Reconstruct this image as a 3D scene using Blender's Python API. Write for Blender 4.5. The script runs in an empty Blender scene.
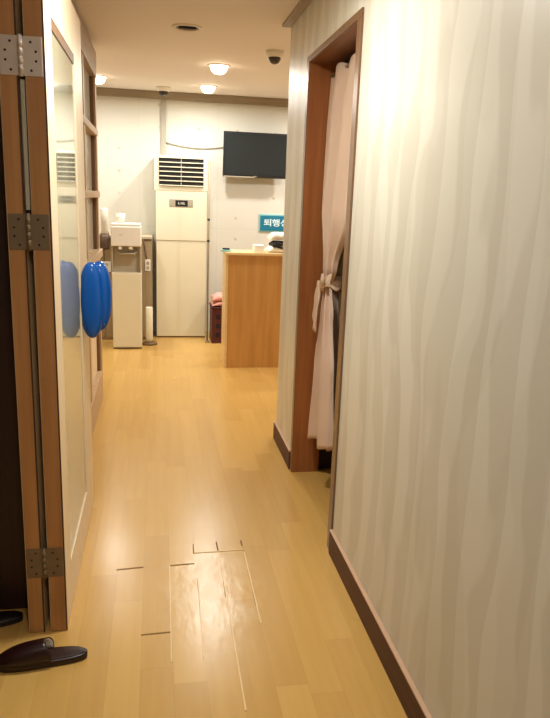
import bpy, bmesh, math, random
from mathutils import Vector, Matrix
random.seed(7)
SC = bpy.context.scene
C = SC.collection
PI = math.pi

# ------------------------------------------------------------------ materials
def lin(c):
    out = []
    for v in c:
        v /= 255.0
        out.append(v / 12.92 if v <= 0.04045 else ((v + 0.055) / 1.055) ** 2.4)
    return (*out, 1.0)

class NT:
    """tiny helper around a material node tree"""
    def __init__(self, name):
        self.m = bpy.data.materials.new(name)
        self.m.use_nodes = True
        self.t = self.m.node_tree
        self.b = self.t.nodes['Principled BSDF']
    def n(self, kind, **kw):
        nd = self.t.nodes.new(kind)
        for k, v in kw.items():
            setattr(nd, k, v)
        return nd
    def l(self, a, b):
        self.t.links.new(a, b)
    def setin(self, sock, v):
        if hasattr(v, 'is_output'):
            self.l(v, sock)
        else:
            sock.default_value = v
    def math(self, op, a, b=0.0, clamp=False):
        nd = self.n('ShaderNodeMath', operation=op); nd.use_clamp = clamp
        self.setin(nd.inputs[0], a); self.setin(nd.inputs[1], b)
        return nd.outputs[0]
    def mix(self, f, a, b):
        nd = self.n('ShaderNodeMix', data_type='RGBA')
        self.setin(nd.inputs['Factor'], f)
        self.setin(nd.inputs[6], a); self.setin(nd.inputs[7], b)
        return nd.outputs[2]
    def sstep(self, v, lo, hi):
        nd = self.n('ShaderNodeMapRange', interpolation_type='SMOOTHSTEP')
        self.setin(nd.inputs[0], v); self.setin(nd.inputs[1], lo); self.setin(nd.inputs[2], hi)
        return nd.outputs[0]
    def noise(self, vec, scale, detail=2.0, rough=0.5):
        nd = self.n('ShaderNodeTexNoise')
        self.setin(nd.inputs['Vector'], vec)
        nd.inputs['Scale'].default_value = scale; nd.inputs['Detail'].default_value = detail
        nd.inputs['Roughness'].default_value = rough
        return nd.outputs['Fac']
    def pos(self, scale=(1, 1, 1), loc=(0, 0, 0)):
        g = self.n('ShaderNodeTexCoord')
        mp = self.n('ShaderNodeMapping')
        self.l(g.outputs['Object'], mp.inputs[0])
        mp.inputs['Scale'].default_value = scale; mp.inputs['Location'].default_value = loc
        return mp.outputs[0]
    def bump(self, h, strength, dist=0.01):
        nd = self.n('ShaderNodeBump')
        nd.inputs['Strength'].default_value = strength; nd.inputs['Distance'].default_value = dist
        self.l(h, nd.inputs['Height']); self.l(nd.outputs[0], self.b.inputs['Normal'])

def plain(name, col, rough=0.5, metal=0.0, spec=0.5, var=0.04, scale=9.0, emit=0.0):
    k = NT(name)
    c = lin(col)
    d = tuple(v * (1 - var * 2) for v in c[:3]) + (1,)
    k.l(k.mix(k.noise(k.pos(), scale), c, d), k.b.inputs['Base Color'])
    k.b.inputs['Roughness'].default_value = rough
    k.b.inputs['Metallic'].default_value = metal
    k.b.inputs['Specular IOR Level'].default_value = spec
    if emit:
        k.b.inputs['Emission Color'].default_value = c
        k.b.inputs['Emission Strength'].default_value = emit
    return k.m

def wood(name, c1, c2, rough=0.4, axis='z', fine=38.0):
    k = NT(name)
    s = {'z': (fine, fine, 1.6), 'y': (fine, 1.6, fine), 'x': (1.6, fine, fine)}[axis]
    f = k.noise(k.pos(s), 1.0, 3.0, 0.55)
    k.l(k.mix(k.sstep(f, 0.3, 0.72), lin(c1), lin(c2)), k.b.inputs['Base Color'])
    k.b.inputs['Roughness'].default_value = rough
    return k.m

def floor_mat():
    k = NT('laminate_planks')
    g = k.n('ShaderNodeTexCoord'); sp = k.n('ShaderNodeSeparateXYZ')
    k.l(g.outputs['Object'], sp.inputs[0])
    x, y = sp.outputs[0], sp.outputs[1]
    u = k.math('DIVIDE', k.math('SUBTRACT', x, 0.0435), 0.0985)
    row = k.math('FLOOR', u)
    wn = k.n('ShaderNodeTexWhiteNoise', noise_dimensions='1D'); k.l(row, wn.inputs['W'])
    v = k.math('ADD', k.math('DIVIDE', y, 0.83), k.math('MULTIPLY', wn.outputs[0], 5.0))
    cell = k.math('FLOOR', v)
    cv = k.n('ShaderNodeCombineXYZ'); k.l(row, cv.inputs[0]); k.l(cell, cv.inputs[1])
    w2 = k.n('ShaderNodeTexWhiteNoise', noise_dimensions='2D'); k.l(cv.outputs[0], w2.inputs['Vector'])
    # long wood grain, shifted per plank
    gv = k.n('ShaderNodeCombineXYZ')
    k.l(k.math('MULTIPLY', x, 42.0), gv.inputs[0])
    k.l(k.math('MULTIPLY', y, 2.2), gv.inputs[1])
    k.l(k.math('MULTIPLY', w2.outputs[0], 40.0), gv.inputs[2])
    gr = k.noise(gv.outputs[0], 1.0, 3.0, 0.55)
    tone = k.math('ADD', k.math('MULTIPLY', w2.outputs[0], 0.34), k.math('ADD', k.math('MULTIPLY', gr, 0.42), 0.12))
    col = k.mix(k.sstep(tone, 0.1, 1.0), lin((214, 173, 98)), lin((191, 149, 79)))
    # thin seams
    fu = k.math('FRACT', u); eu = k.math('MINIMUM', fu, k.math('SUBTRACT', 1.0, fu))
    fv = k.math('FRACT', v); ev = k.math('MINIMUM', fv, k.math('SUBTRACT', 1.0, fv))
    seam = k.math('MAXIMUM', k.sstep(eu, 0.014, 0.002), k.sstep(ev, 0.0022, 0.0004))
    col = k.mix(k.math('MULTIPLY', seam, 0.16), col, lin((120, 80, 34)))
    # worn, scuffed patch where the planks have lifted
    dx = k.math('DIVIDE', k.math('SUBTRACT', x, 0.19), 0.24)
    dy = k.math('DIVIDE', k.math('SUBTRACT', y, 2.20), 0.45)
    r2 = k.math('ADD', k.math('MULTIPLY', dx, dx), k.math('MULTIPLY', dy, dy))
    patch = k.sstep(r2, 1.0, 0.1)
    sc = k.noise(k.pos((19, 9, 1)), 1.0, 2.0, 0.55)
    scuff = k.math('MULTIPLY', patch, k.sstep(sc, 0.44, 0.68))
    col = k.mix(k.math('MULTIPLY', scuff, 0.45), col, lin((222, 196, 146)))
    k.l(col, k.b.inputs['Base Color'])
    rough = k.math('ADD', 0.20, k.math('MULTIPLY', k.noise(k.pos((3, 3, 1)), 1.0), 0.10))
    k.l(rough, k.b.inputs['Roughness'])
    h = k.math('ADD', k.math('MULTIPLY', k.noise(k.pos((7, 4, 1)), 1.0, 2.0), 0.25),
               k.math('MULTIPLY', k.math('MULTIPLY', patch, sc), 1.0))
    k.bump(h, 0.11, 0.012)
    return k.m

def wave_mat():
    k = NT('wave_wallpaper')
    g = k.n('ShaderNodeTexCoord'); sp = k.n('ShaderNodeSeparateXYZ')
    k.l(g.outputs['Object'], sp.inputs[0])
    y, z = sp.outputs[1], sp.outputs[2]
    def nz(sy, sz, off, scale=1.0):
        c = k.n('ShaderNodeCombineXYZ')
        k.l(k.math('MULTIPLY', y, sy), c.inputs[0]); k.l(k.math('MULTIPLY', z, sz), c.inputs[1])
        c.inputs[2].default_value = off
        return k.noise(c.outputs[0], scale, 1.0, 0.4)
    def band(off, w, amp):
        d = k.math('MULTIPLY', k.math('SUBTRACT', nz(2.4, 1.5, off), 0.5), amp)
        u = k.math('DIVIDE', k.math('ADD', y, d), w)
        e = k.math('ADD', 0.42, k.math('MULTIPLY', k.math('SUBTRACT', nz(7.0, 2.4, off + 7.3), 0.5), 1.9))
        f = k.math('FRACT', u)
        # one crisp edge at f=0, one softer at e
        return k.math('MULTIPLY', k.sstep(f, 0.0, 0.035), k.sstep(f, k.math('ADD', e, 0.16), e))
    a = band(1.7, 0.165, 0.26)
    b = band(12.1, 0.26, 0.34)
    m = k.math('ADD', k.math('MULTIPLY', a, 0.72), k.math('MULTIPLY', b, 0.34), True)
    wv = k.noise(k.pos((1, 260, 260)), 1.0, 1.0)
    col = k.mix(m, lin((224, 222, 208)), lin((209, 205, 189)))
    col = k.mix(k.math('MULTIPLY', wv, 0.10), col, lin((190, 180, 165)))
    k.l(col, k.b.inputs['Base Color'])
    k.b.inputs['Roughness'].default_value = 0.40
    k.b.inputs['Specular IOR Level'].default_value = 0.55
    k.bump(wv, 0.05, 0.002)
    return k.m

def concrete_mat():
    k = NT('concrete_pattern_wallpaper')
    g = k.n('ShaderNodeTexCoord'); sp = k.n('ShaderNodeSeparateXYZ')
    k.l(g.outputs['Object'], sp.inputs[0])
    x, z = sp.outputs[0], sp.outputs[2]
    def cellpos(v, off, w):
        f = k.math('FRACT', k.math('ADD', k.math('DIVIDE', k.math('SUBTRACT', v, off), w), 0.5))
        return k.math('MULTIPLY', k.math('SUBTRACT', f, 0.5), w)
    dx = cellpos(x, -0.365, 0.3895); dz = cellpos(z, 0.98, 0.2133)
    r = k.math('SQRT', k.math('ADD', k.math('MULTIPLY', dx, dx), k.math('MULTIPLY', dz, dz)))
    dot = k.sstep(r, 0.019, 0.010)
    keep = k.sstep(k.noise(k.pos((1.7, 1, 2.3), (3, 0, 1)), 1.0), 0.45, 0.55)
    n1 = k.noise(k.pos((2.2, 1, 2.2)), 1.0, 4.0, 0.6)
    col = k.mix(n1, lin((222, 221, 211)), lin((204, 203, 192)))
    col = k.mix(k.math('MULTIPLY', dot, k.math('MULTIPLY', keep, 0.55)), col, lin((150, 140, 120)))
    lx = k.sstep(k.math('ABSOLUTE', cellpos(x, -0.17, 0.779)), 0.005, 0.001)
    lz = k.sstep(k.math('ABSOLUTE', cellpos(z, 1.085, 0.64)), 0.005, 0.001)
    col = k.mix(k.math('MULTIPLY', k.math('MAXIMUM', lx, lz), 0.16), col, lin((160, 150, 132)))
    k.l(col, k.b.inputs['Base Color'])
    k.b.inputs['Roughness'].default_value = 0.6
    return k.m

def glass_mat():
    # film-backed pale glass: it hides what is behind and mirrors strongly at a glancing view
    k = NT('pale_film_glass')
    k.l(k.mix(k.noise(k.pos((2, 2, 2)), 1.0), lin((168, 168, 146)), lin((160, 160, 140))), k.b.inputs['Base Color'])
    k.b.inputs['Roughness'].default_value = 0.06
    k.b.inputs['Specular IOR Level'].default_value = 1.0
    k.b.inputs['IOR'].default_value = 1.9
    return k.m

M = {}
M['floor'] = floor_mat()
M['wave'] = wave_mat()
M['concrete'] = concrete_mat()
M['ceiling'] = plain('ceiling_paper', (236, 228, 222), 0.75, var=0.02, scale=3)
M['plain_wall'] = plain('beige_wall', (205, 194, 176), 0.7)
M['shaded_wall'] = plain('dim_brown_wall', (92, 66, 50), 0.7)  # brown this dark stands in for the dimness on the left
M['trim'] = wood('cornice_wood', (150, 134, 110), (136, 121, 98), 0.45, 'x')
M['trim_y'] = wood('cornice_wood_long', (166, 148, 124), (152, 134, 112), 0.45, 'y')
M['base'] = wood('baseboard_wood', (88, 48, 26), (72, 38, 20), 0.6, 'y')
M['base_lip'] = plain('baseboard_lip', (206, 170, 140), 0.4)
M['jamb'] = wood('jamb_wood', (160, 100, 54), (140, 82, 42), 0.38, 'z')
M['jamb_head'] = wood('jamb_head_wood', (146, 100, 74), (130, 86, 62), 0.4, 'y')
M['casing'] = wood('casing_wood', (124, 92, 64), (110, 80, 54), 0.3, 'z')
M['door_face'] = wood('pale_maple', (240, 222, 190), (232, 210, 174), 0.42, 'z', 22)
M['door_edge'] = wood('brown_edge', (194, 142, 90), (176, 125, 76), 0.5, 'z')
M['door_lip'] = plain('lip_brown', (72, 46, 28), 0.5)
M['glass'] = glass_mat()
M['steel'] = plain('lit_steel', (226, 214, 206), 0.36, 0.4, var=0.08, scale=30)
M['steel_dull'] = plain('dull_steel', (140, 122, 98), 0.5, 0.4, var=0.1, scale=30)
M['screw'] = plain('dark_screw', (52, 40, 34), 0.5, 0.3)
M['blue'] = plain('blue_plastic', (0, 82, 168), 0.22, var=0.05)
M['blue_dark'] = plain('deep_blue_plastic', (0, 72, 158), 0.25, var=0.05)
M['blue_rim'] = plain('pale_blue_seam', (84, 150, 200), 0.3)
M['dark_frame'] = wood('dark_frame', (58, 30, 24), (44, 22, 18), 0.5, 'z')
M['window_wood'] = wood('window_wood', (196, 168, 132), (182, 152, 116), 0.45, 'z')
M['window_dark'] = wood('window_dark_wood', (122, 88, 58), (104, 74, 48), 0.5, 'z')
M['header_wood'] = wood('header_wood', (168, 144, 114), (154, 130, 102), 0.5, 'y')
M['pane'] = plain('frosted_pane', (196, 190, 172), 0.15, spec=0.7, var=0.02)
M['white_plastic'] = plain('white_plastic', (236, 232, 222), 0.35, var=0.02)
M['white_warm'] = plain('ivory_plastic', (231, 226, 201), 0.4, var=0.02)
M['ivory_panel'] = plain('ivory_panel', (229, 224, 196), 0.38, var=0.02)
M['grey_beige'] = plain('grey_beige_plastic', (180, 168, 146), 0.45, var=0.03)
M['silver'] = plain('silver_plastic', (182, 174, 158), 0.35, 0.3)
M['black'] = plain('black_plastic', (22, 22, 22), 0.4)
M['slot'] = plain('dark_slot', (20, 18, 16), 0.7)
M['screen'] = plain('tv_screen', (38, 44, 46), 0.16, var=0.03)
M['pale_mark'] = plain('pale_mark', (214, 214, 200), 0.5)
M['counter'] = wood('counter_veneer', (208, 158, 88), (194, 142, 74), 0.42, 'z', 26)
M['counter_top'] = wood('counter_top_veneer', (236, 206, 150), (226, 194, 136), 0.35, 'x', 26)
M['sign'] = plain('teal_sign', (14, 118, 150), 0.4, var=0.05)
M['sign_edge'] = plain('pale_cyan', (140, 200, 200), 0.4)
M['sign_text'] = plain('sign_lettering', (224, 246, 250), 0.4)
M['paper'] = plain('white_paper', (240, 236, 226), 0.7)
M['linen'] = plain('white_linen', (236, 230, 216), 0.85, scale=30)
M['black_cloth'] = plain('black_cloth', (34, 28, 30), 0.85)
M['pink_towel'] = plain('pink_towel', (232, 172, 160), 0.9, scale=40, var=0.08)
M['basket'] = plain('maroon_plastic', (84, 30, 30), 0.5, var=0.1, scale=20)
M['cabinet'] = wood('cabinet_veneer', (166, 146, 112), (150, 130, 98), 0.5, 'z')
M['cabinet_top'] = plain('cabinet_top', (196, 182, 156), 0.4)
M['brown_plastic'] = plain('brown_plastic', (112, 84, 52), 0.5)
M['cord'] = plain('brown_cord', (92, 70, 50), 0.5)
M['cable_grey'] = plain('grey_cable', (150, 144, 130), 0.5)
M['duct'] = plain('shadowed_duct', (172, 167, 154), 0.5)  # white raceway, its colour greyed to take in the shadow on it
M['pole'] = plain('grey_brown_pole', (150, 138, 112), 0.45)
M['curtain'] = plain('pink_beige_curtain', (216, 190, 168), 0.85, var=0.05, scale=14)
M['tie'] = plain('curtain_tie_cloth', (214, 188, 164), 0.85, var=0.05, scale=14)
M['slipper'] = plain('maroon_leatherette', (40, 16, 16), 0.28, var=0.15)
M['slipper_bed'] = plain('slipper_footbed', (48, 22, 18), 0.36, var=0.15, scale=30)
M['slipper_black'] = plain('black_leatherette', (26, 17, 17), 0.4, var=0.1)
M['lamp_glow'] = plain('lamp_glow', (255, 236, 206), 0.5, emit=9.0)
M['lamp_ring'] = plain('lamp_ring', (238, 228, 212), 0.4)
M['lamp_dark'] = plain('unlit_reflector', (120, 108, 96), 0.35, 0.4)
M['dome'] = plain('smoked_dome', (46, 40, 36), 0.12, spec=0.8)
M['gap_dark'] = plain('grimy_gap', (136, 98, 54), 0.7)
M['gap_light'] = plain('lifted_plank_edge', (236, 206, 150), 0.35)

# ------------------------------------------------------------------ geometry
def new(): return bmesh.new()

def box(bm, x0, x1, y0, y1, z0, z1, bev=0.0, seg=2):
    t = bmesh.new()
    bmesh.ops.create_cube(t, size=1.0)
    for v in t.verts:
        v.co = Vector(((x0 + x1) / 2 + v.co.x * abs(x1 - x0), (y0 + y1) / 2 + v.co.y * abs(y1 - y0), (z0 + z1) / 2 + v.co.z * abs(z1 - z0)))
    if bev:
        bmesh.ops.bevel(t, geom=t.edges[:], offset=bev, segments=seg, profile=0.5, affect='EDGES')
    merge(bm, t)
    return bm

def merge(bm, t, mtx=None):
    if mtx is not None: bmesh.ops.transform(t, matrix=mtx, verts=t.verts)
    vm = {v: bm.verts.new(v.co) for v in t.verts}
    for f in t.faces:
        try:
            nf = bm.faces.new([vm[v] for v in f.verts]); nf.smooth = f.smooth
        except ValueError:
            pass
    t.free()

def cyl(bm, a, b, r, r2=None, seg=24):
    a, b = Vector(a), Vector(b); d = b - a
    t = bmesh.new()
    bmesh.ops.create_cone(t, cap_ends=True, segments=seg, radius1=r, radius2=r if r2 is None else r2, depth=d.length)
    for f in t.faces: f.smooth = len(f.verts) == 4
    q = d.to_track_quat('Z', 'Y').to_matrix().to_4x4()
    merge(bm, t, Matrix.Translation((a + b) / 2) @ q)
    return bm

def tube(bm, pts, r, seg=10):
    pts = [Vector(p) for p in pts]; rings = []
    for i, p in enumerate(pts):
        d = (pts[min(i + 1, len(pts) - 1)] - pts[max(i - 1, 0)]).normalized()
        up = Vector((0, 0, 1)) if abs(d.z) < 0.9 else Vector((1, 0, 0))
        s = d.cross(up).normalized(); u = s.cross(d)
        rings.append([bm.verts.new(p + r * (math.cos(2 * PI * k / seg) * s + math.sin(2 * PI * k / seg) * u)) for k in range(seg)])
    for a, b in zip(rings, rings[1:]):
        for k in range(seg):
            f = bm.faces.new((a[k], a[(k + 1) % seg], b[(k + 1) % seg], b[k])); f.smooth = True
    bm.faces.new(rings[0][::-1]); bm.faces.new(rings[-1])
    return bm

def lathe(bm, prof, c, seg=32, flip=1):
    rings = []
    for r, z in prof:
        rings.append([bm.verts.new((c[0] + r * math.cos(2 * PI * k / seg), c[1] + r * math.sin(2 * PI * k / seg), c[2] + flip * z)) for k in range(seg)])
    for a, b in zip(rings, rings[1:]):
        for k in range(seg):
            f = bm.faces.new((a[k], a[(k + 1) % seg], b[(k + 1) % seg], b[k])); f.smooth = True
    for ring in (rings[0], rings[-1]):
        try: bm.faces.new(ring)
        except ValueError: pass
    return bm

def prism(bm, outline, z0, z1, bev=0.0):
    t = bmesh.new()
    lo = [t.verts.new((x, y, z0)) for x, y in outline]
    f = t.faces.new(lo)
    r = bmesh.ops.extrude_face_region(t, geom=[f])
    for v in r['geom']:
        if isinstance(v, bmesh.types.BMVert): v.co.z = z1
    bmesh.ops.recalc_face_normals(t, faces=t.faces)
    if bev:
        es = [e for e in t.edges if abs(e.verts[0].co.z - e.verts[1].co.z) < 1e-6]
        bmesh.ops.bevel(t, geom=es, offset=bev, segments=3, profile=0.5, affect='EDGES')
        for f in t.faces: f.smooth = True
    merge(bm, t)
    return bm

def lofted(bm, sections, closed=True, caps=True):
    rings = [[bm.verts.new(p) for p in s] for s in sections]
    n = len(rings[0])
    for a, b in zip(rings, rings[1:]):
        for k in range(n if closed else n - 1):
            f = bm.faces.new((a[k], a[(k + 1) % n], b[(k + 1) % n], b[k])); f.smooth = True
    if caps and closed:
        bm.faces.new(rings[0][::-1]); bm.faces.new(rings[-1])
    return bm

def obj(name, bm, mat, parent=None, extra=None):
    """link the bmesh as one object; bmesh is in world space, moved into the parent's space"""
    bmesh.ops.recalc_face_normals(bm, faces=bm.faces)
    if parent is not None:
        o0, p = Vector(), parent
        while p is not None: o0 += p.location; p = p.parent
        bmesh.ops.translate(bm, vec=-o0, verts=bm.verts)
    me = bpy.data.meshes.new(name); bm.to_mesh(me); bm.free()
    me.materials.append(M[mat] if isinstance(mat, str) else mat)
    o = bpy.data.objects.new(name, me); C.objects.link(o)
    if parent is not None: o.parent = parent
    return o

def thing(name, label, cat, loc=(0, 0, 0), group=None):
    o = bpy.data.objects.new(name, None); C.objects.link(o)
    o.empty_display_size = 0.05; o.location = loc
    o['label'] = label; o['category'] = cat
    if group: o['group'] = group
    return o

def tag(o, label, cat, group=None):
    o['label'] = label; o['category'] = cat
    if group: o['group'] = group
    return o

def struct(name, bm, mat, parent=None):
    o = obj(name, bm, mat, parent)
    if parent is None: o['kind'] = 'structure'
    return o

def copy_tree(o, parent=None):
    c = o.copy(); C.objects.link(c)
    if parent is not None: c.parent = parent
    for ch in list(o.children): copy_tree(ch, c)
    return c

# ------------------------------------------------------------------ the room
ZC = 2.38            # ceiling height
XR = 0.70            # face of the right corridor wall
YB = 7.10            # back wall
fl = struct('floor', box(new(), -2.2, 2.9, -1.6, YB, -0.06, 0), 'floor')
def ceil_z(y): return 2.295 + max(0.0, y - 3.8) * 0.0258      # the ceiling rises a little towards the back
b = new(); lofted(b, [[(x, -1.7, ceil_z(0)), (x, 3.8, ceil_z(0)), (x, YB + .1, ceil_z(YB + .1)), (x, YB + .1, 2.46), (x, -1.7, 2.46)] for x in (-2.3, 2.9)])
for f in b.faces: f.smooth = False
struct('ceiling', b, 'ceiling')
struct('wall_back', box(new(), -2.2, 2.9, YB, YB + 0.1, 0, ZC), 'concrete')
b = new()
box(b, XR, 0.825, -1.6, 2.46, 0, ZC); box(b, XR, 0.825, 3.29, 3.79, 0, ZC); box(b, XR, 0.825, 2.46, 3.29, 2.030, ZC)
struct('wall_right', b, 'wave')
# room behind the curtain and the rest of the shell
b = new(); box(b, 0.825, 2.9, 3.32, 3.42, 0, ZC); struct('wall_right_inner', b, 'plain_wall')
struct('wall_right_far', box(new(), 2.8, 2.9, -1.6, YB, 0, ZC), 'plain_wall')
struct('wall_right_near', box(new(), 0.825, 2.8, 1.5, 1.6, 0, ZC), 'plain_wall')
struct('wall_front', box(new(), -2.2, 2.9, -1.7, -1.6, 0, ZC), 'plain_wall')
struct('wall_left_near', box(new(), -2.3, -2.2, -1.6, 2.75, 0, ZC), 'shaded_wall')
struct('wall_left', box(new(), -2.2, -0.47, 2.75, 2.85, 0, ZC), 'shaded_wall')
struct('wall_left_far', box(new(), -1.5, -1.4, 4.85, YB, 0, ZC), 'plain_wall')
struct('wall_left_return', box(new(), -1.5, -0.455, 4.70, 4.85, 0, ZC), 'plain_wall')

# worn plank edges on the floor near the camera (plank pitch 98.5 mm)
def strip(bm, xa, ya, xb, yb, w, h=0.0014):
    d = Vector((xb - xa, yb - ya, 0)); n = Vector((-d.y, d.x, 0)).normalized() * w / 2
    p = [Vector((xa, ya, 0)) - n, Vector((xb, yb, 0)) - n, Vector((xb, yb, 0)) + n, Vector((xa, ya, 0)) + n]
    lo = [bm.verts.new((v.x, v.y, 0.0)) for v in p]; hi = [bm.verts.new((v.x, v.y, h)) for v in p]
    bm.faces.new(hi)
    for k in range(4): bm.faces.new((lo[k], lo[(k + 1) % 4], hi[(k + 1) % 4], hi[k]))
for xa, ya, xb, yb, w in ((-0.158, 2.388, -0.057, 2.396, .007), (0.043, 2.396, 0.138, 2.402, .007), (-0.057, 1.977, 0.042, 1.981, .006),
                          (0.140, 2.480, 0.142, 2.555, .005), (0.240, 2.485, 0.238, 2.562, .006), (0.3415, 2.525, 0.3415, 2.566, .007),
                          (0.1415, 2.05, 0.145, 2.29, .003), (0.2385, 2.16, 0.2395, 2.26, .003), (0.3400, 2.10, 0.3400, 2.18, .003)):
    b = new(); strip(b, xa, ya, xb, yb, w, 0.0012); obj('gap', b, 'gap_dark', fl)
for xa, ya, xb, yb, w in ((0.043, 2.40, 0.0385, 1.83, .0035), (0.1465, 2.29, 0.1375, 1.84, .003), (0.242, 2.43, 0.240, 1.60, .0045),
                          (0.3435, 2.47, 0.3415, 1.99, .0045), (0.142, 2.482, 0.348, 2.487, .004)):
    b = new(); strip(b, xa, ya, xb, yb, w, 0.0022); obj('lifted_edge', b, 'gap_light', fl)

# cornices
struct('trim_1', box(new(), -2.2, 2.8, YB - 0.045, YB, 2.308, ZC, 0.006), 'trim')
struct('trim_2', box(new(), XR - 0.046, XR, -1.6, 3.80, 2.280, 2.296, 0.003), 'trim_y')
# baseboards with a pale lip
def baseboard(name, y0, y1):
    o = struct(name, box(new(), XR - 0.014, XR, y0, y1, 0, 0.098), 'base')
    obj('lip', box(new(), XR - 0.015, XR, y0, y1, 0.098, 0.105, 0.002), 'base_lip', o)
baseboard('baseboard_right', -1.6, 2.429)
baseboard('baseboard_right_far', 3.307, 3.80)
struct('baseboard_right_inner', box(new(), 0.835, 2.8, 3.30, 3.32, 0, 0.20), 'dark_frame')

# doorway lining and casing
d1 = struct('door_1', box(new(), XR - 0.004, 0.838, 3.264, 3.291, 0, 2.018), 'jamb')
obj('near_jamb', box(new(), XR - 0.004, 0.838, 2.459, 2.486, 0, 2.018), 'jamb', d1)
obj('header', box(new(), XR - 0.003, 0.837, 2.459, 3.291, 2.018, 2.032), 'jamb_head', d1)
for y0, y1 in ((2.430, 2.484), (3.266, 3.306)):
    obj('casing', box(new(), XR - 0.008, XR, y0, y1, 0, 2.020, 0.002), 'casing', d1)
obj('casing', box(new(), XR - 0.008, XR, 2.430, 3.306, 2.0205, 2.047, 0.002), 'casing', d1)

# glazed partition on the left beyond the folded door
XP = -0.38
wn = struct('window_1', box(new(), XP - 0.07, XP, 3.06, 4.75, 0, 0.10), 'window_wood')
obj('header', box(new(), XP - 0.07, XP + 0.004, 3.06, 4.75, 2.11, 2.262), 'header_wood', wn)
for y0, y1, nm in ((3.06, 3.16, 'post'), (4.68, 4.75, 'post'), (3.92, 3.98, 'mullion')):
    obj(nm, box(new(), XP - 0.07, XP, y0, y1, 0.10, 2.11, 0.004), 'window_wood', wn)
    obj('stop', box(new(), XP - 0.05, XP - 0.012, y0 - .012, y0, 0.20, 2.11), 'window_dark', wn)
for z0, z1, px in ((1.755, 1.795, 0.006), (1.37, 1.41, 0.010), (0.985, 1.035, 0.020)):
    obj('rail', box(new(), XP - 0.07, XP + px, 3.12, 4.73, z0, z1, 0.004), 'window_wood', wn)
obj('bottom_rail', box(new(), XP - 0.07, XP + 0.004, 3.16, 4.70, 0.10, 0.20, 0.004), 'window_wood', wn)
obj('lower_panel', box(new(), XP - 0.045, XP - 0.03, 3.12, 4.70, 0.20, 0.985), 'door_face', wn)
for k, (z0, z1) in enumerate(((1.035, 1.37), (1.41, 1.755), (1.795, 2.11))):
    for y0, y1 in ((3.16, 3.92), (3.98, 4.68)):
        obj('pane', box(new(), XP - 0.042, XP - 0.034, y0, y1, z0, z1), 'pane', wn)

# dark door frame post at the left edge of the view
b = new(); box(b, -0.66, -0.432, 2.17, 2.26, 0, ZC, 0.003); door2 = struct('door_2', b, 'dark_frame')
obj('edge_strip', box(new(), -0.432, -0.424, 2.18, 2.24, 0, ZC), 'dark_frame', door2)

# ------------------------------------------------------------------ folding door (two leaves folded side by side)
fd = thing('folding_door', 'pale maple folding glass door folded open at the left of the corridor', 'door', (-0.35, 2.03, 0))
def leaf(xa, xb, y0, y1, z0, z1, gz0, gz1, gy0, gy1):
    xm = (xa + xb) / 2
    b = new()                                   # stiles and rails: four solid bars round the glass
    box(b, xa, xb, y0 + .002, gy0, z0, z1); box(b, xa, xb, gy1, y1, z0, z1)
    box(b, xa, xb, gy0, gy1, z0, gz0); box(b, xa, xb, gy0, gy1, gz1, z1)
    lf = obj('leaf', b, 'door_face', fd)
    obj('edge_band', box(new(), xa + .002, xb - .002, y0 - .001, y0 + .002, z0, z1), 'door_edge', lf)
    obj('glass', box(new(), xb - .011, xb - .004, gy0, gy1, gz0, gz1), 'glass', lf)
    for s in (xb - .006,):
        b = new(); box(b, s, s + .0055, gy0 + .003, gy1 + .001, gz1 - .032, gz1 + .001)
        obj('shaded_reveal', b, 'window_dark', lf)  # dark strip stands in for the shaded reveal above the glass
    obj('edge_lip', box(new(), xb - .003, xb + .0008, y0 - .0015, y0 + .006, z0, z1), 'door_lip', lf)
    return lf
leaf(-0.347, -0.295, 2.03, 3.00, 0.002, 2.055, 0.17, 1.885, 2.175, 2.735)
leaf(-0.414, -0.366, 2.03, 3.00, 0.002, 2.055, 0.17, 1.885, 2.175, 2.735)
for zc, mt in ((1.748, 'steel'), (1.285, 'steel_dull'), (0.250, 'steel_dull')):  # top hinge painted in paler steel for the light falling on it
    h = obj('hinge', cyl(new(), (-0.3565, 2.0265, zc - .052), (-0.3565, 2.0265, zc + .052), 0.0058), mt, fd)
    for x0, x1, sx in ((-0.410, -0.362, -1), (-0.351, -0.300, 1)):
        obj('hinge_plate', box(new(), x0, x1, 2.0262, 2.0292, zc - .05, zc + .05, .001), mt, h)
        for k, dz in enumerate((.035, .012, -.012, -.036)):
            xs = (x0 + x1) / 2 + sx * (.009 if k in (1, 2) else -.004)
            obj('screw', cyl(new(), (xs, 2.0255, zc + dz), (xs, 2.0275, zc + dz), 0.0034, seg=12), 'screw', h)
    for dz in (-.031, -.0105, .0105, .031):
        obj('knuckle', cyl(new(), (-0.3565, 2.0265, zc + dz - .0093), (-0.3565, 2.0265, zc + dz + .0093), 0.0072, seg=16), mt, h)

obj('lit_gap', box(new(), -0.3622, -0.3506, 2.034, 2.05, 1.345, 1.690, .002), 'pane', fd)  # pale strip standing in for light seen through the gap between leaves

# blue rounded pull fixed on the glass of the folding door
def capsule_sections(cx, cy, cz, rx, ry, rz, p=2.6, n=22, m=36, flat=1.0):
    secs = []
    for i in range(n + 1):
        t = -1 + 2 * i / n
        t = math.sin(t * PI / 2); t = max(-.9999, min(.9999, t))
        k = (1 - abs(t) ** p) ** (1 / p)
        ring = []
        for j in range(m):
            a = 2 * PI * j / m
            ca, sa = math.cos(a), math.sin(a)
            ring.append((cx + rx * k * math.copysign(abs(ca) ** .9, ca), cy + ry * k ** .7 * math.copysign(abs(sa) ** .9, sa) , cz + rz * t))
        secs.append(ring)
    return secs
pull = obj('pull_handle', lofted(new(), capsule_sections(-0.257, 2.755, 0.982, 0.047, 0.036, 0.152, 2.3)), 'blue', fd)
obj('back_shell', lofted(new(), capsule_sections(-0.227, 2.785, 0.995, 0.047, 0.044, 0.141, 2.2)), 'blue', pull)
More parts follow.
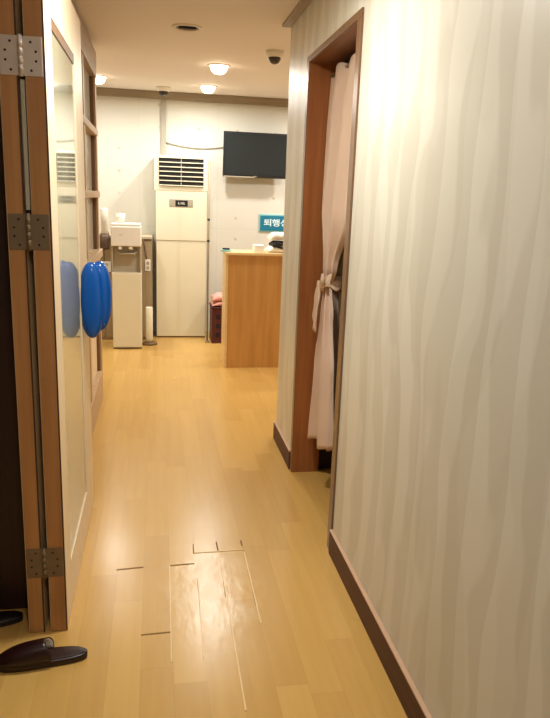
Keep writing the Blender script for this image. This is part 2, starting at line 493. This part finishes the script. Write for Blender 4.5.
obj('seam', tube(new(), [(-0.2095 + .002 * math.sin(i * .5), 2.757, 0.880 + i * .0125) for i in range(16)], 0.0022), 'blue_rim', pull)

# ------------------------------------------------------------------ slippers at the foot of the door
def slipper(label, loc, rot, mat, bed):
    t = thing('slipper', label, 'slipper', (0, 0, 0), 'slippers by the folding door')
    # footprint: heel at -x, toe at +x, 27 cm long
    out = []
    N = 48
    for i in range(N):
        a = 2 * PI * i / N
        x = 0.135 * math.cos(a); s = math.sin(a)
        w = 0.043 + 0.008 * (x / 0.135) if x > -0.03 else 0.041 - 0.004 * (x / 0.135)
        k = abs(s) ** 0.72
        y = math.copysign(w * k * .80, s) + 0.006 * math.sin(x * 14)
        out.append((x, y))
    sole = obj('sole', prism(new(), out, 0.0, 0.022, 0.005), mat, t)
    obj('footbed', prism(new(), [(x * .93, y * .88) for x, y in out], 0.0215, 0.026, 0.0015), bed, t)
    # closed toe upper, open towards the heel, with a pale lining
    def shell(off, x0, x1, name, m, th):
        secs = []
        for i in range(17):
            u = i / 16
            x = x0 + (x1 - x0) * u
            q = max(0.0, min(1.0, x / 0.135))
            hgt = (0.075 - 0.010 * u - 0.036 * u ** 3) - off
            w = (0.036 + 0.006 * q) * max(.12, math.sqrt(max(0, 1 - q ** 4))) ** .9 + .001 - off
            ring = []
            for sgn in (0, 1):
                rr = range(17) if sgn == 0 else range(16, -1, -1)
                for j in rr:
                    a = PI * j / 16
                    c, sn = math.cos(a), math.sin(a)
                    ww = w - th * sgn
                    ring.append((x - .022 * abs(c) ** 1.5 * (1 - u), ww * math.copysign(abs(c) ** .75, c) + 0.006 * math.sin(x * 14), 0.024 + (hgt - .024 - th * sgn) * abs(sn) ** .8))
            secs.append(ring)
        return obj(name, lofted(new(), secs), m, t)
    shell(0, -0.012, 0.128, 'upper', mat, .003)
    shell(.0035, -0.010, 0.118, 'lining', 'paper', .002)
    t.location = loc; t.rotation_euler = (0, 0, rot)
    return t
slipper('glossy maroon slip-on slipper lying in front of the folding door foot', (-0.352, 1.880, 0), math.radians(182), 'slipper', 'slipper_bed')
slipper('black slipper half out of view behind the maroon one', (-0.580, 2.085, 0), math.radians(188), 'slipper_black', 'slipper_black')

# ------------------------------------------------------------------ curtain in the doorway
def lerp(tab, v):
    for (a, x), (b2, y) in zip(tab, tab[1:]):
        if v <= b2:
            f = (v - a) / (b2 - a); f = f * f * (3 - 2 * f)
            return [p + (q - p) * f for p, q in zip(x, y)]
    return tab[-1][1]
CX = 0.798
#        z       cx     cy     halfY  amp
prof = [(0.19, (0.790, 3.00, 0.265, 0.052)), (0.60, (0.794, 2.99, 0.215, 0.052)), (0.90, (0.798, 3.00, 0.130, 0.048)),
        (1.02, (0.800, 3.03, 0.070, 0.038)), (1.11, (0.798, 3.00, 0.13, 0.048)), (1.36, (0.796, 2.95, 0.27, 0.050)),
        (1.75, (0.798, 2.93, 0.31, 0.040)), (1.965, (0.802, 2.90, 0.35, 0.030))]
t = thing('curtain', 'pink beige curtain tied in a knot, hanging in the right doorway', 'curtain', (CX, 3.0, 0.17))
b = new(); NU, NV = 150, 70; rows = []
for j in range(NV + 1):
    z = 0.19 + (1.965 - 0.19) * j / NV
    cx, cy, hw, am = lerp(prof, z)
    row = []
    for i in range(NU + 1):
        u = i / NU
        n = 3.0
        ph = 2 * PI * n * u + 0.9 * math.sin(2.2 * z + 5 * u)
        sn = math.sin(ph); sn = (1 - 2 * abs(math.sin(ph / 2 + .4)) ** .8)
        x = cx + am * sn * (0.75 + .25 * math.sin(9 * u + 2))
        y = cy + hw * (2 * u - 1) + 0.35 * am * math.cos(ph)
        low = max(0.0, 1 - (z - .19) / .7)
        zz = z + (0.016 * math.sin(ph + .5) if j == NV else 0) + low * (0.12 * (1 - u) + .012 * math.sin(ph * .5 + 1))
        row.append(b.verts.new((x, y, zz)))
    rows.append(row)
for r0, r1 in zip(rows, rows[1:]):
    for i in range(NU):
        f = b.faces.new((r0[i], r0[i + 1], r1[i + 1], r1[i])); f.smooth = True
o = obj('panel', b, 'curtain', t)
sm = o.modifiers.new('thickness', 'SOLIDIFY'); sm.thickness = 0.003
# tie: a slanted rolled band round the gather, its knot and a hanging tail
def torus_band(cx, cy, cz, rx, ry, th, hz, tilt):
    secs = []
    for i in range(49):
        a = 2 * PI * i / 48
        ring = []
        for j in range(14):
            q = 2 * PI * j / 14
            r = th * math.cos(q) * (1 + .3 * math.sin(4 * a)); h = hz * math.sin(q) * (1 + .25 * math.sin(3 * a + .5))
            r += .004 * math.sin(h * 260 + 2 * a)
            ring.append((cx + (rx + r) * math.cos(a), cy + (ry + r) * math.sin(a), cz + h + tilt * math.sin(a + .4) + .006 * math.sin(5 * a)))
        secs.append(ring)
    return secs
obj('tie_band', lofted(new(), torus_band(0.800, 3.03, 1.030, 0.048, 0.080, 0.011, 0.030, -0.016), caps=False), 'tie', t)
b = new(); secs = []
for i in range(15):
    v = -1 + 2 * i / 14; k = math.sqrt(max(0.0, 1 - v * v)) * .9 + .1
    secs.append([(0.752 + .014 * k * math.cos(2 * PI * j / 16) + .012 * v, 3.02 + .054 * v, 1.038 + (.034 * k * math.sin(2 * PI * j / 16)) * (1 + .3 * math.sin(4 * v)) - .016 * v + .006 * math.cos(6 * PI * j / 16) * k) for j in range(16)])
obj('knot', lofted(b, secs), 'tie', t)
b = new(); secs = []
for i in range(15):          # flat folded tail, widening then nipped at the end
    v = i / 14
    z = 1.035 - 0.225 * v; w = .013 + .030 * math.sin(PI * min(1, v * .95) ** 1.4); y = 3.095 + .03 * v ** .7
    secs.append([(0.752 - .006 * v + .007 * math.cos(2 * PI * j / 16) + .010 * math.sin(5 * w * 40 * math.sin(2 * PI * j / 16)) * .5, y + w * math.sin(2 * PI * j / 16), z + .030 * math.sin(2 * PI * j / 16) * v) for j in range(16)])
obj('tie_tail', lofted(b, secs), 'tie', t)
obj('rod', cyl(new(), (0.802, 2.517, 1.962), (0.802, 3.263, 1.962), 0.007), 'steel_dull', t)

# ------------------------------------------------------------------ ceiling: lamps and cameras
LG = 'recessed ceiling downlights'
def downlight(x, y, label, lit, power=0.0, r=0.080):
    t = thing('downlight', label, 'ceiling light', (x, y, ceil_z(y)), LG)
    b = new(); lathe(b, [(r * .80, 0.0), (r * .80, .004), (r * .86, .010), (r, .008), (r * 1.04, 0.0)], (x, y, ceil_z(y)), 40, -1)
    obj('trim_ring', b, 'lamp_ring', t)
    if lit:
        obj('lens', lathe(new(), [(.001, .063), (r * .35, .060), (r * .60, .048), (r * .75, .027), (r * .80, .004), (r * .80, .0005)], (x, y, ceil_z(y)), 40, -1), 'lamp_glow', t)
        ld = bpy.data.lights.new('downlight_lamp', 'AREA'); ld.shape = 'DISK'; ld.size = r * 1.6
        ld.energy = power; ld.color = (1.0, 0.975, 0.905)
        lo = bpy.data.objects.new('downlight_lamp', ld); C.objects.link(lo); lo.parent = t; lo.location = (0, 0, -.070)
    else:
        obj('reflector', lathe(new(), [(.001, .001), (r * .5, .0015), (r * .80, .0035)], (x, y, ceil_z(y)), 40, -1), 'lamp_dark', t)
        obj('dark_slit', box(new(), x - r * .62, x + r * .62, y - r * .25, y + r * .12, ceil_z(y) - .012, ceil_z(y) - .002, .004), 'slot', t)  # near-black box stands in for the dark slit inside the recess
    return t
downlight(0.450, 5.27, 'larger lit round ceiling light, nearer of the glowing pair over the counter', True, 13)
downlight(0.457, 6.46, 'lit round ceiling light farther back, above the air conditioner', True, 11)
downlight(-0.485, 6.28, 'lit round ceiling light at far left, beside the glazed partition', True, 13)
downlight(0.169, 4.05, 'unlit round ceiling light in the middle of the corridor ceiling', False)
downlight(1.75, 5.47, 'added unseen ceiling light over the hidden right side of the reception', True, 13)  # unseen lamp, added to brighten the reception
downlight(1.75, 6.50, 'added unseen ceiling light in the back right corner of the reception', True, 11)  # second unseen lamp added for the reception's brightness
downlight(0.10, 2.12, 'added unseen ceiling light over the corridor ahead of the folding door', True, 16)  # unseen lamp added above the view to brighten the corridor
downlight(0.06, 0.40, 'added unseen ceiling light over the near end of the corridor', True, 7.5)  # unseen fill lamp, added to light the door edges from the front

def dome_camera(x, y, zt, label, r=0.062):
    r *= .88
    t = thing('dome_camera', label, 'security camera', (x, y, zt), 'dome security cameras')
    obj('housing', lathe(new(), [(.001, 0), (r, 0), (r * 1.02, .012), (r * .96, .028), (r * .80, .037), (r * .70, .039), (.001, .039)], (x, y, zt), 32, -1), 'white_plastic', t)
    obj('dome', lathe(new(), [(r * .70, .038)] + [(r * .70 * math.cos(a * PI / 16), .038 + r * .70 * math.sin(a * PI / 16)) for a in range(1, 8)] + [(.001, .038 + r * .70)], (x, y, zt), 32, -1), 'dome', t)
dome_camera(0.744, 4.57, ceil_z(4.57), 'white dome security camera with dark eye by the wall corner', 0.066)
dome_camera(0.066, 6.74, ceil_z(6.74), 'white dome security camera above the floor air conditioner', 0.075)

# ------------------------------------------------------------------ back wall: conduit, cable, TV, sign
o = obj('cable_conduit', box(new(), 0.045, 0.092, 7.075, 7.099, 0.0, 2.306, .004), 'duct')
tag(o, 'shadow-greyed cable conduit running down the wall behind the air conditioner', 'conduit')
pts = [(0.092 + (0.70 - 0.092) * i / 20, 7.09, 1.905 - 0.035 * math.sin(PI * i / 20) - .01 * i / 20) for i in range(21)]
o = obj('cable', tube(new(), pts, 0.006), 'cable_grey'); tag(o, 'thin grey cable sagging along the wall to the television', 'cable')

tv = thing('television', 'black flat television on a wall bracket above the counter', 'television', (0.97, 6.97, 1.60))
def tilt(bm):       # lean the top edge forward about the lower edge
    bmesh.ops.rotate(bm, cent=(0.97, 6.97, 1.60), matrix=Matrix.Rotation(math.radians(4), 3, 'X'), verts=bm.verts); return bm
obj('bezel', tilt(box(new(), 0.650, 1.300, 6.955, 6.995, 1.602, 2.034, .004)), 'black', tv)
obj('screen', tilt(box(new(), 0.667, 1.283, 6.952, 6.956, 1.628, 2.018)), 'screen', tv)
obj('speaker_bar', tilt(box(new(), 0.655, 0.97, 6.950, 6.957, 1.600, 1.612, .002)), 'silver', tv)
obj('badge', tilt(box(new(), 0.96, 0.99, 6.9535, 6.9555, 1.613, 1.619)), 'silver', tv)
obj('wall_bracket', box(new(), 0.88, 1.06, 6.99, 7.101, 1.70, 1.95, .004), 'black', tv)

sg = thing('sign', 'teal sign with pale lettering on the back wall above the counter', 'sign', (1.05, 7.09, 1.07))
obj('border', box(new(), 1.046, 1.56, 7.088, 7.099, 1.066, 1.244, .002), 'sign_edge', sg)
obj('board', box(new(), 1.060, 1.548, 7.083, 7.0885, 1.078, 1.230), 'sign', sg)
dg = bpy.context.evaluated_depsgraph_get()
for ch, x in (('퇴', 1.096), ('행', 1.184), ('성', 1.272)):
    cu = bpy.data.curves.new('txt', 'FONT'); cu.body = ch; cu.size = 0.098; cu.extrude = 0.0012; cu.offset = 0.0016
    to = bpy.data.objects.new('txt', cu); C.objects.link(to)
    bpy.context.view_layer.update(); dg.update()
    me = bpy.data.meshes.new_from_object(to.evaluated_get(dg))
    bpy.data.objects.remove(to); bpy.data.curves.remove(cu)
    b = new(); b.from_mesh(me); bpy.data.meshes.remove(me)
    xs = [v.co.x for v in b.verts]; ys = [v.co.y for v in b.verts]
    x0, y0 = min(xs), min(ys); sx = 0.078 / max(1e-6, max(xs) - x0); sy = 0.076 / max(1e-6, max(ys) - y0)
    for v in b.verts:
        v.co = Vector((x + (v.co.x - x0) * sx, 7.082 - v.co.z, 1.122 + (v.co.y - y0) * sy))
    obj('lettering', b, 'sign_text', sg)

# ------------------------------------------------------------------ floor-standing air conditioner
ac = thing('air_conditioner', 'tall ivory floor standing air conditioner with dark louvres at the top', 'air conditioner', (0.24, 6.9, 0))
obj('body', box(new(), -0.010, 0.484, 6.80, 7.07, 0.0, 1.36, .012), 'ivory_panel', ac)
obj('lower_panel', box(new(), -0.006, 0.480, 6.782, 6.802, 0.014, 0.970, .004), 'ivory_panel', ac)
obj('control_fascia', box(new(), -0.010, 0.484, 6.776, 6.802, 0.9715, 1.4405, .004), 'white_warm', ac)
obj('plinth', box(new(), 0.006, 0.476, 6.79, 6.80, 0.0, 0.016), 'brown_plastic', ac)
hd = obj('outlet_head', box(new(), -0.026, 0.490, 6.7745, 7.07, 1.440, 1.768, .008), 'white_warm', ac)
obj('louvre_recess', box(new(), 0.022, 0.446, 6.768, 6.776, 1.488, 1.752), 'slot', hd)
for i in range(7):
    z = 1.494 + i * 0.0425
    b = new(); box(b, 0.024, 0.444, 6.757, 6.775, z - .0042, z + .0042, .002)
    obj('louvre', b, 'white_warm', hd)
obj('louvre_link', box(new(), 0.229, 0.236, 6.7615, 6.772, 1.50, 1.745), 'grey_beige', hd)
for x0, x1 in ((-0.036, -0.026), (0.490, 0.499)):
    obj('side_grip', box(new(), x0, x1, 6.79, 6.83, 1.45, 1.74, .002), 'grey_beige', hd)
dp = obj('control_panel', box(new(), 0.118, 0.348, 6.774, 6.782, 1.290, 1.366, .003), 'silver', ac)
obj('display', box(new(), 0.178, 0.296, 6.771, 6.775, 1.300, 1.356), 'black', dp)
b = new()
for x0, x1, z0, z1 in ((.205, .211, 1.318, 1.340), (.211, .222, 1.318, 1.323), (.228, .234, 1.318, 1.336), (.234, .244, 1.331, 1.336), (.244, .250, 1.318, 1.336), (.256, .262, 1.318, 1.340), (.262, .270, 1.318, 1.323)):
    box(b, x0, x1, 6.7700, 6.7712, z0, z1)
obj('display_digits', b, 'pale_mark', dp)
for x in (.128, .146, .306, .326):
    obj('button', box(new(), x, x + .013, 6.7715, 6.775, 1.304, 1.350, .002), 'grey_beige', dp)
o = thing('pole', 'slim grey brown pole standing at the right of the air conditioner', 'pole', (0.484, 6.55, 0))
obj('shaft', cyl(new(), (0.484, 6.55, 0.012), (0.484, 6.55, 1.735), 0.0085), 'pole', o)
obj('foot', cyl(new(), (0.484, 6.55, 0), (0.484, 6.55, 0.014), 0.020), 'pole', o)
for z in (1.18, 0.98): obj('clip', cyl(new(), (0.484, 6.55, z), (0.484, 6.55, z + .02), 0.0125), 'black', o)

# ------------------------------------------------------------------ low cabinet, dispenser and the things round it
cb = thing('low_cabinet', 'low grey brown cabinet along the back wall behind the water dispenser', 'cabinet', (-0.6, 6.85, 0))
obj('body', box(new(), -1.395, -0.045, 6.68, 7.095, 0.0, 0.985, .003), 'cabinet', cb)
obj('worktop', box(new(), -1.395, -0.043, 6.655, 7.095, 0.985, 1.010, .003), 'cabinet_top', cb)
for x0, x1 in ((-1.38, -0.94), (-0.93, -0.50), (-0.49, -0.06)):
    obj('door', box(new(), x0, x1, 6.664, 6.681, 0.03, 0.965, .003), 'cabinet', cb)

cd = thing('cup_dispenser', 'white upright paper cup dispenser standing on the low cabinet', 'cup dispenser', (-0.490, 6.72, 1.010))
obj('tube', lathe(new(), [(.001, 0), (.036, 0), (.036, .22), (.033, .235), (.001, .238)], (-0.490, 6.72, 1.024), 28), 'white_plastic', cd)
obj('base', cyl(new(), (-0.490, 6.72, 1.010), (-0.490, 6.72, 1.026), 0.042), 'brown_plastic', cd)
b = new(); secs = []
for i in range(9):
    v = i / 8
    secs.append([(-0.490 + dx * (1 - .25 * v) + .006 * math.sin(9 * v), 6.6555 + dy - .022 * math.sin(PI * min(1, v * 2) / 2) , 1.0165 - 0.135 * v) for dx, dy in ((-.05, 0), (-.02, -.012), (.015, -.004), (.05, -.012), (.05, .004), (-.05, .004))])
o = obj('cleaning_cloth', lofted(b, secs), 'cord'); tag(o, 'dark brown cloth hanging over the cabinet edge below the cup dispenser', 'cloth')

def outlet(x0, x1, z0, z1, y, label, w):
    t = thing('outlet_plate', label, 'outlet', ((x0 + x1) / 2, y, (z0 + z1) / 2), 'white outlet plates')
    obj('plate', box(new(), x0, x1, y - .009, y + .001, z0, z1, .003), 'white_plastic', t)
    xm = (x0 + x1) / 2
    for zc in (z0 + (z1 - z0) * .3, z0 + (z1 - z0) * .7):
        obj('socket', cyl(new(), (xm, y - .011, zc), (xm, y - .008, zc), min(.016, w), seg=18), 'grey_beige', t)
outlet(-0.520, -0.435, 0.665, 0.765, 6.663, 'white outlet plate left of the dispenser, above the blue pull', .02)
outlet(-0.112, -0.062, 0.680, 0.790, 6.663, 'white outlet plate in the gap right of the water dispenser', .016)
o = obj('power_cord', tube(new(), [(-0.128 + .03 * i / 10, 6.640 - .004 * math.sin(i), 0.985 - 0.19 * (i / 10) ** .8) for i in range(11)], 0.006), 'cord')
tag(o, 'dark power cord hanging down to the outlet beside the dispenser', 'cord')

wd = thing('water_dispenser', 'white floor standing water dispenser in front of the low cabinet', 'water dispenser', (-0.272, 6.4, 0))
obj('lower_cabinet', box(new(), -0.402, -0.142, 6.26, 6.56, 0.012, 0.705, .006), 'white_warm', wd)
obj('plinth', box(new(), -0.398, -0.146, 6.27, 6.55, 0.0, 0.014), 'black', wd)
obj('column', box(new(), -0.400, -0.144, 6.33, 6.56, 0.70, 0.96, .003), 'grey_beige', wd)
for x0, x1 in ((-0.402, -0.390), (-0.154, -0.142)):
    obj('side_cheek', box(new(), x0, x1, 6.27, 6.34, 0.70, 0.96, .002), 'grey_beige', wd)
obj('head', box(new(), -0.404, -0.140, 6.235, 6.56, 0.942, 1.118, .010), 'white_plastic', wd)
obj('lid', box(new(), -0.400, -0.144, 6.245, 6.555, 1.120, 1.140, .006), 'white_plastic', wd)
for x, c in ((-0.325, 'white_plastic'), (-0.232, 'white_plastic')):
    tp = obj('tap', lathe(new(), [(.001, -.004), (.017, -.002), (.019, .012), (.014, .026), (.010, .030), (.001, .030)], (x, 6.262, 0.916), 18), c, wd)
    obj('spout', cyl(new(), (x, 6.275, 0.900), (x, 6.275, 0.922), 0.007, seg=12), 'silver', tp)
dt = obj('drip_tray', box(new(), -0.338, -0.192, 6.255, 6.345, 0.862, 0.876, .004), 'grey_beige', wd)
obj('tray_rim', tube(new(), [(-0.345, 6.33, .905), (-0.345, 6.275, .892), (-0.333, 6.252, .880), (-0.265, 6.248, .877), (-0.197, 6.252, .880), (-0.185, 6.275, .892), (-0.185, 6.33, .905)], .005), 'silver', dt)
obj('panel_line', box(new(), -0.330, -0.300, 6.2335, 6.236, 1.040, 1.044), 'silver', wd)
o = thing('paper_cup', 'white paper cup standing upright on the water dispenser', 'cup', (-0.322, 6.36, 1.140))
obj('cup_wall', lathe(new(), [(.001, 0), (.033, 0), (.042, .084), (.0395, .084), (.031, .004), (.001, .004)], (-0.322, 6.36, 1.140), 28), 'paper', o)
obj('rim', lathe(new(), [(.040, .082), (.0435, .082), (.0435, .0875), (.040, .0875)], (-0.322, 6.36, 1.140), 28), 'paper', o)

cc = thing('cup_bin', 'white tube bin on a round brown base beside the dispenser', 'bin', (-0.082, 6.46, 0))
obj('base', lathe(new(), [(.001, 0), (.070, 0), (.072, .012), (.060, .022), (.001, .026)], (-0.072, 6.46, 0), 32), 'brown_plastic', cc)
obj('tube', lathe(new(), [(.001, 0), (.022, 0.0), (.033, .03), (.033, .335), (.029, .340), (.029, .05), (.001, .05)], (-0.075, 6.46, 0.022), 28), 'white_warm', cc)

# ------------------------------------------------------------------ reception counter and the things on and behind it
ct = thing('reception_counter', 'honey coloured wooden reception counter at the end of the corridor', 'counter', (0.9, 5.8, 0))
obj('front_panel', box(new(), 0.572, 1.42, 5.520, 5.540, 0.0, 0.945), 'counter', ct)
obj('side_panel', box(new(), 0.553, 0.572, 5.518, 5.80, 0.0, 0.945, .002), 'counter_top', ct)
obj('top', box(new(), 0.546, 1.43, 5.505, 5.82, 0.945, 0.968, .003), 'counter_top', ct)
obj('inner_shelf', box(new(), 0.572, 1.42, 5.540, 5.79, 0.40, 0.42), 'counter', ct)
obj('right_panel', box(new(), 1.40, 1.42, 5.540, 5.80, 0.0, 0.945), 'counter', ct)

o = obj('tissue_box', box(new(), 0.790, 0.872, 5.56, 5.68, 0.968, 1.028, .006), 'paper')
tag(o, 'small white box sitting on the counter edge', 'box')
o = thing('card_tray', 'small pale tray holding something dark at the counter corner', 'tray', (0.56, 5.60, 0.968))
obj('dish', prism(new(), [(0.56 + .045 * math.cos(a * PI / 12), 5.60 + .05 * math.sin(a * PI / 12)) for a in range(24)], 0.968, 0.982, .003), 'sign_edge', o)
obj('insert', prism(new(), [(0.56 + .030 * math.cos(a * PI / 10), 5.60 + .034 * math.sin(a * PI / 10)) for a in range(20)], 0.982, 0.995, .003), 'black_cloth', o)

def folded(name, x0, x1, y0, y1, z0, z1, mat, label, cat, group, ph=0.0, droop=0.0):
    """a folded cloth: rounded fold towards the viewer, soft wavy top"""
    b = new(); secs = []
    n = 14; m = 20
    for i in range(n + 1):
        u = i / n; x = x0 + (x1 - x0) * u
        e = min(1.0, 4.2 * min(u, 1 - u) + .35)
        ring = []
        for j in range(m):
            a = 2 * PI * j / m
            c, s = math.cos(a), math.sin(a)
            hh = (z1 - z0) / 2 * e
            y = (y0 + y1) / 2 + (y1 - y0) / 2 * math.copysign(abs(c) ** .45, c)
            z = z0 + hh + hh * math.copysign(abs(s) ** .6, s)
            z += (.006 * math.sin(7 * u + ph) + .004 * math.sin(13 * u + 3 * c + ph)) * (s > 0) 
            ring.append((x, y + .006 * math.sin(5 * u + ph), z - droop * u * u * (s > 0)))
        secs.append(ring)
    lofted(b, secs)
    return tag(obj(name, b, mat), label, cat, group)
folded('folded_linen', 0.905, 1.16, 5.57, 5.80, 0.968, 1.008, 'linen', 'white folded linen at the bottom of the counter pile', 'linen', 'pile on the counter', .3)
folded('folded_cloth', 0.945, 1.15, 5.56, 5.79, 1.016, 1.060, 'black_cloth', 'black folded cloth between two white linens on the counter', 'cloth', 'pile on the counter', 1.2)
folded('folded_linen', 0.930, 1.17, 5.57, 5.80, 1.070, 1.132, 'linen', 'white folded linen on top of the black cloth on the counter', 'linen', 'pile on the counter', 2.2, 0)

bk = thing('basket', 'dark maroon basket on the floor between air conditioner and counter', 'basket', (0.72, 6.6, 0))
b = new(); box(b, 0.525, 0.93, 6.50, 6.515, 0.0, 0.35); box(b, 0.525, 0.93, 6.775, 6.79, 0.0, 0.35); box(b, 0.525, 0.54, 6.515, 6.775, 0.0, 0.35); box(b, 0.915, 0.93, 6.515, 6.775, 0.0, 0.35); box(b, 0.56, 0.915, 6.515, 6.775, 0.0, 0.015)
obj('wall', b, 'basket', bk)
obj('rim', tube(new(), [(0.52, 6.495, .352), (0.935, 6.495, .352), (0.935, 6.795, .352), (0.52, 6.795, .352), (0.52, 6.495, .352)], .008), 'basket', bk)
for k in range(5):
    for r_ in range(3):
        x = 0.565 + k * .075; z = .06 + r_ * .09
        obj('slot', box(new(), x, x + .04, 6.496, 6.501, z, z + .045, .002), 'black_cloth', bk)
folded('folded_towel', 0.528, 0.925, 6.505, 6.785, 0.362, 0.402, 'pink_towel', 'pink folded towel under another one on the maroon basket', 'towel', 'pink towels in the basket', .5)
folded('folded_towel', 0.532, 0.92, 6.51, 6.78, 0.410, 0.475, 'pink_towel', 'pink folded towel topmost on the maroon basket', 'towel', 'pink towels in the basket', 1.9)

# ------------------------------------------------------------------ ambient, camera, view
w = bpy.data.worlds.new('World'); SC.world = w; w.use_nodes = True
w.node_tree.nodes['Background'].inputs[0].default_value = (1.0, 0.86, 0.7, 1)
w.node_tree.nodes['Background'].inputs[1].default_value = 0.02

cam = bpy.data.cameras.new('camera'); co = bpy.data.objects.new('camera', cam); C.objects.link(co)
r = Vector((0.98519, -0.16774, 0.03561)); u = Vector((0.00448, 0.23279, 0.97252)); f = Vector((0.17142, 0.95795, -0.23009))
mw = Matrix(((r.x, u.x, -f.x, 0), (r.y, u.y, -f.y, 0), (r.z, u.z, -f.z, 1.4), (0, 0, 0, 1)))
co.matrix_world = mw
cam.sensor_fit = 'VERTICAL'; cam.sensor_height = 24.0; cam.lens = 675.55 / 718 * 24.0
cam.clip_start = 0.02
SC.camera = co
SC.view_settings.view_transform = 'Standard'
SC.view_settings.look = 'None'
SC.view_settings.gamma = 1.0
SC.view_settings.use_curve_mapping = False
SC.view_settings.exposure = 0.38
SC.cycles.use_denoising = True
SC.cycles.max_bounces = 10
SC.cycles.diffuse_bounces = 6
SC.cycles.sample_clamp_indirect = 6.0
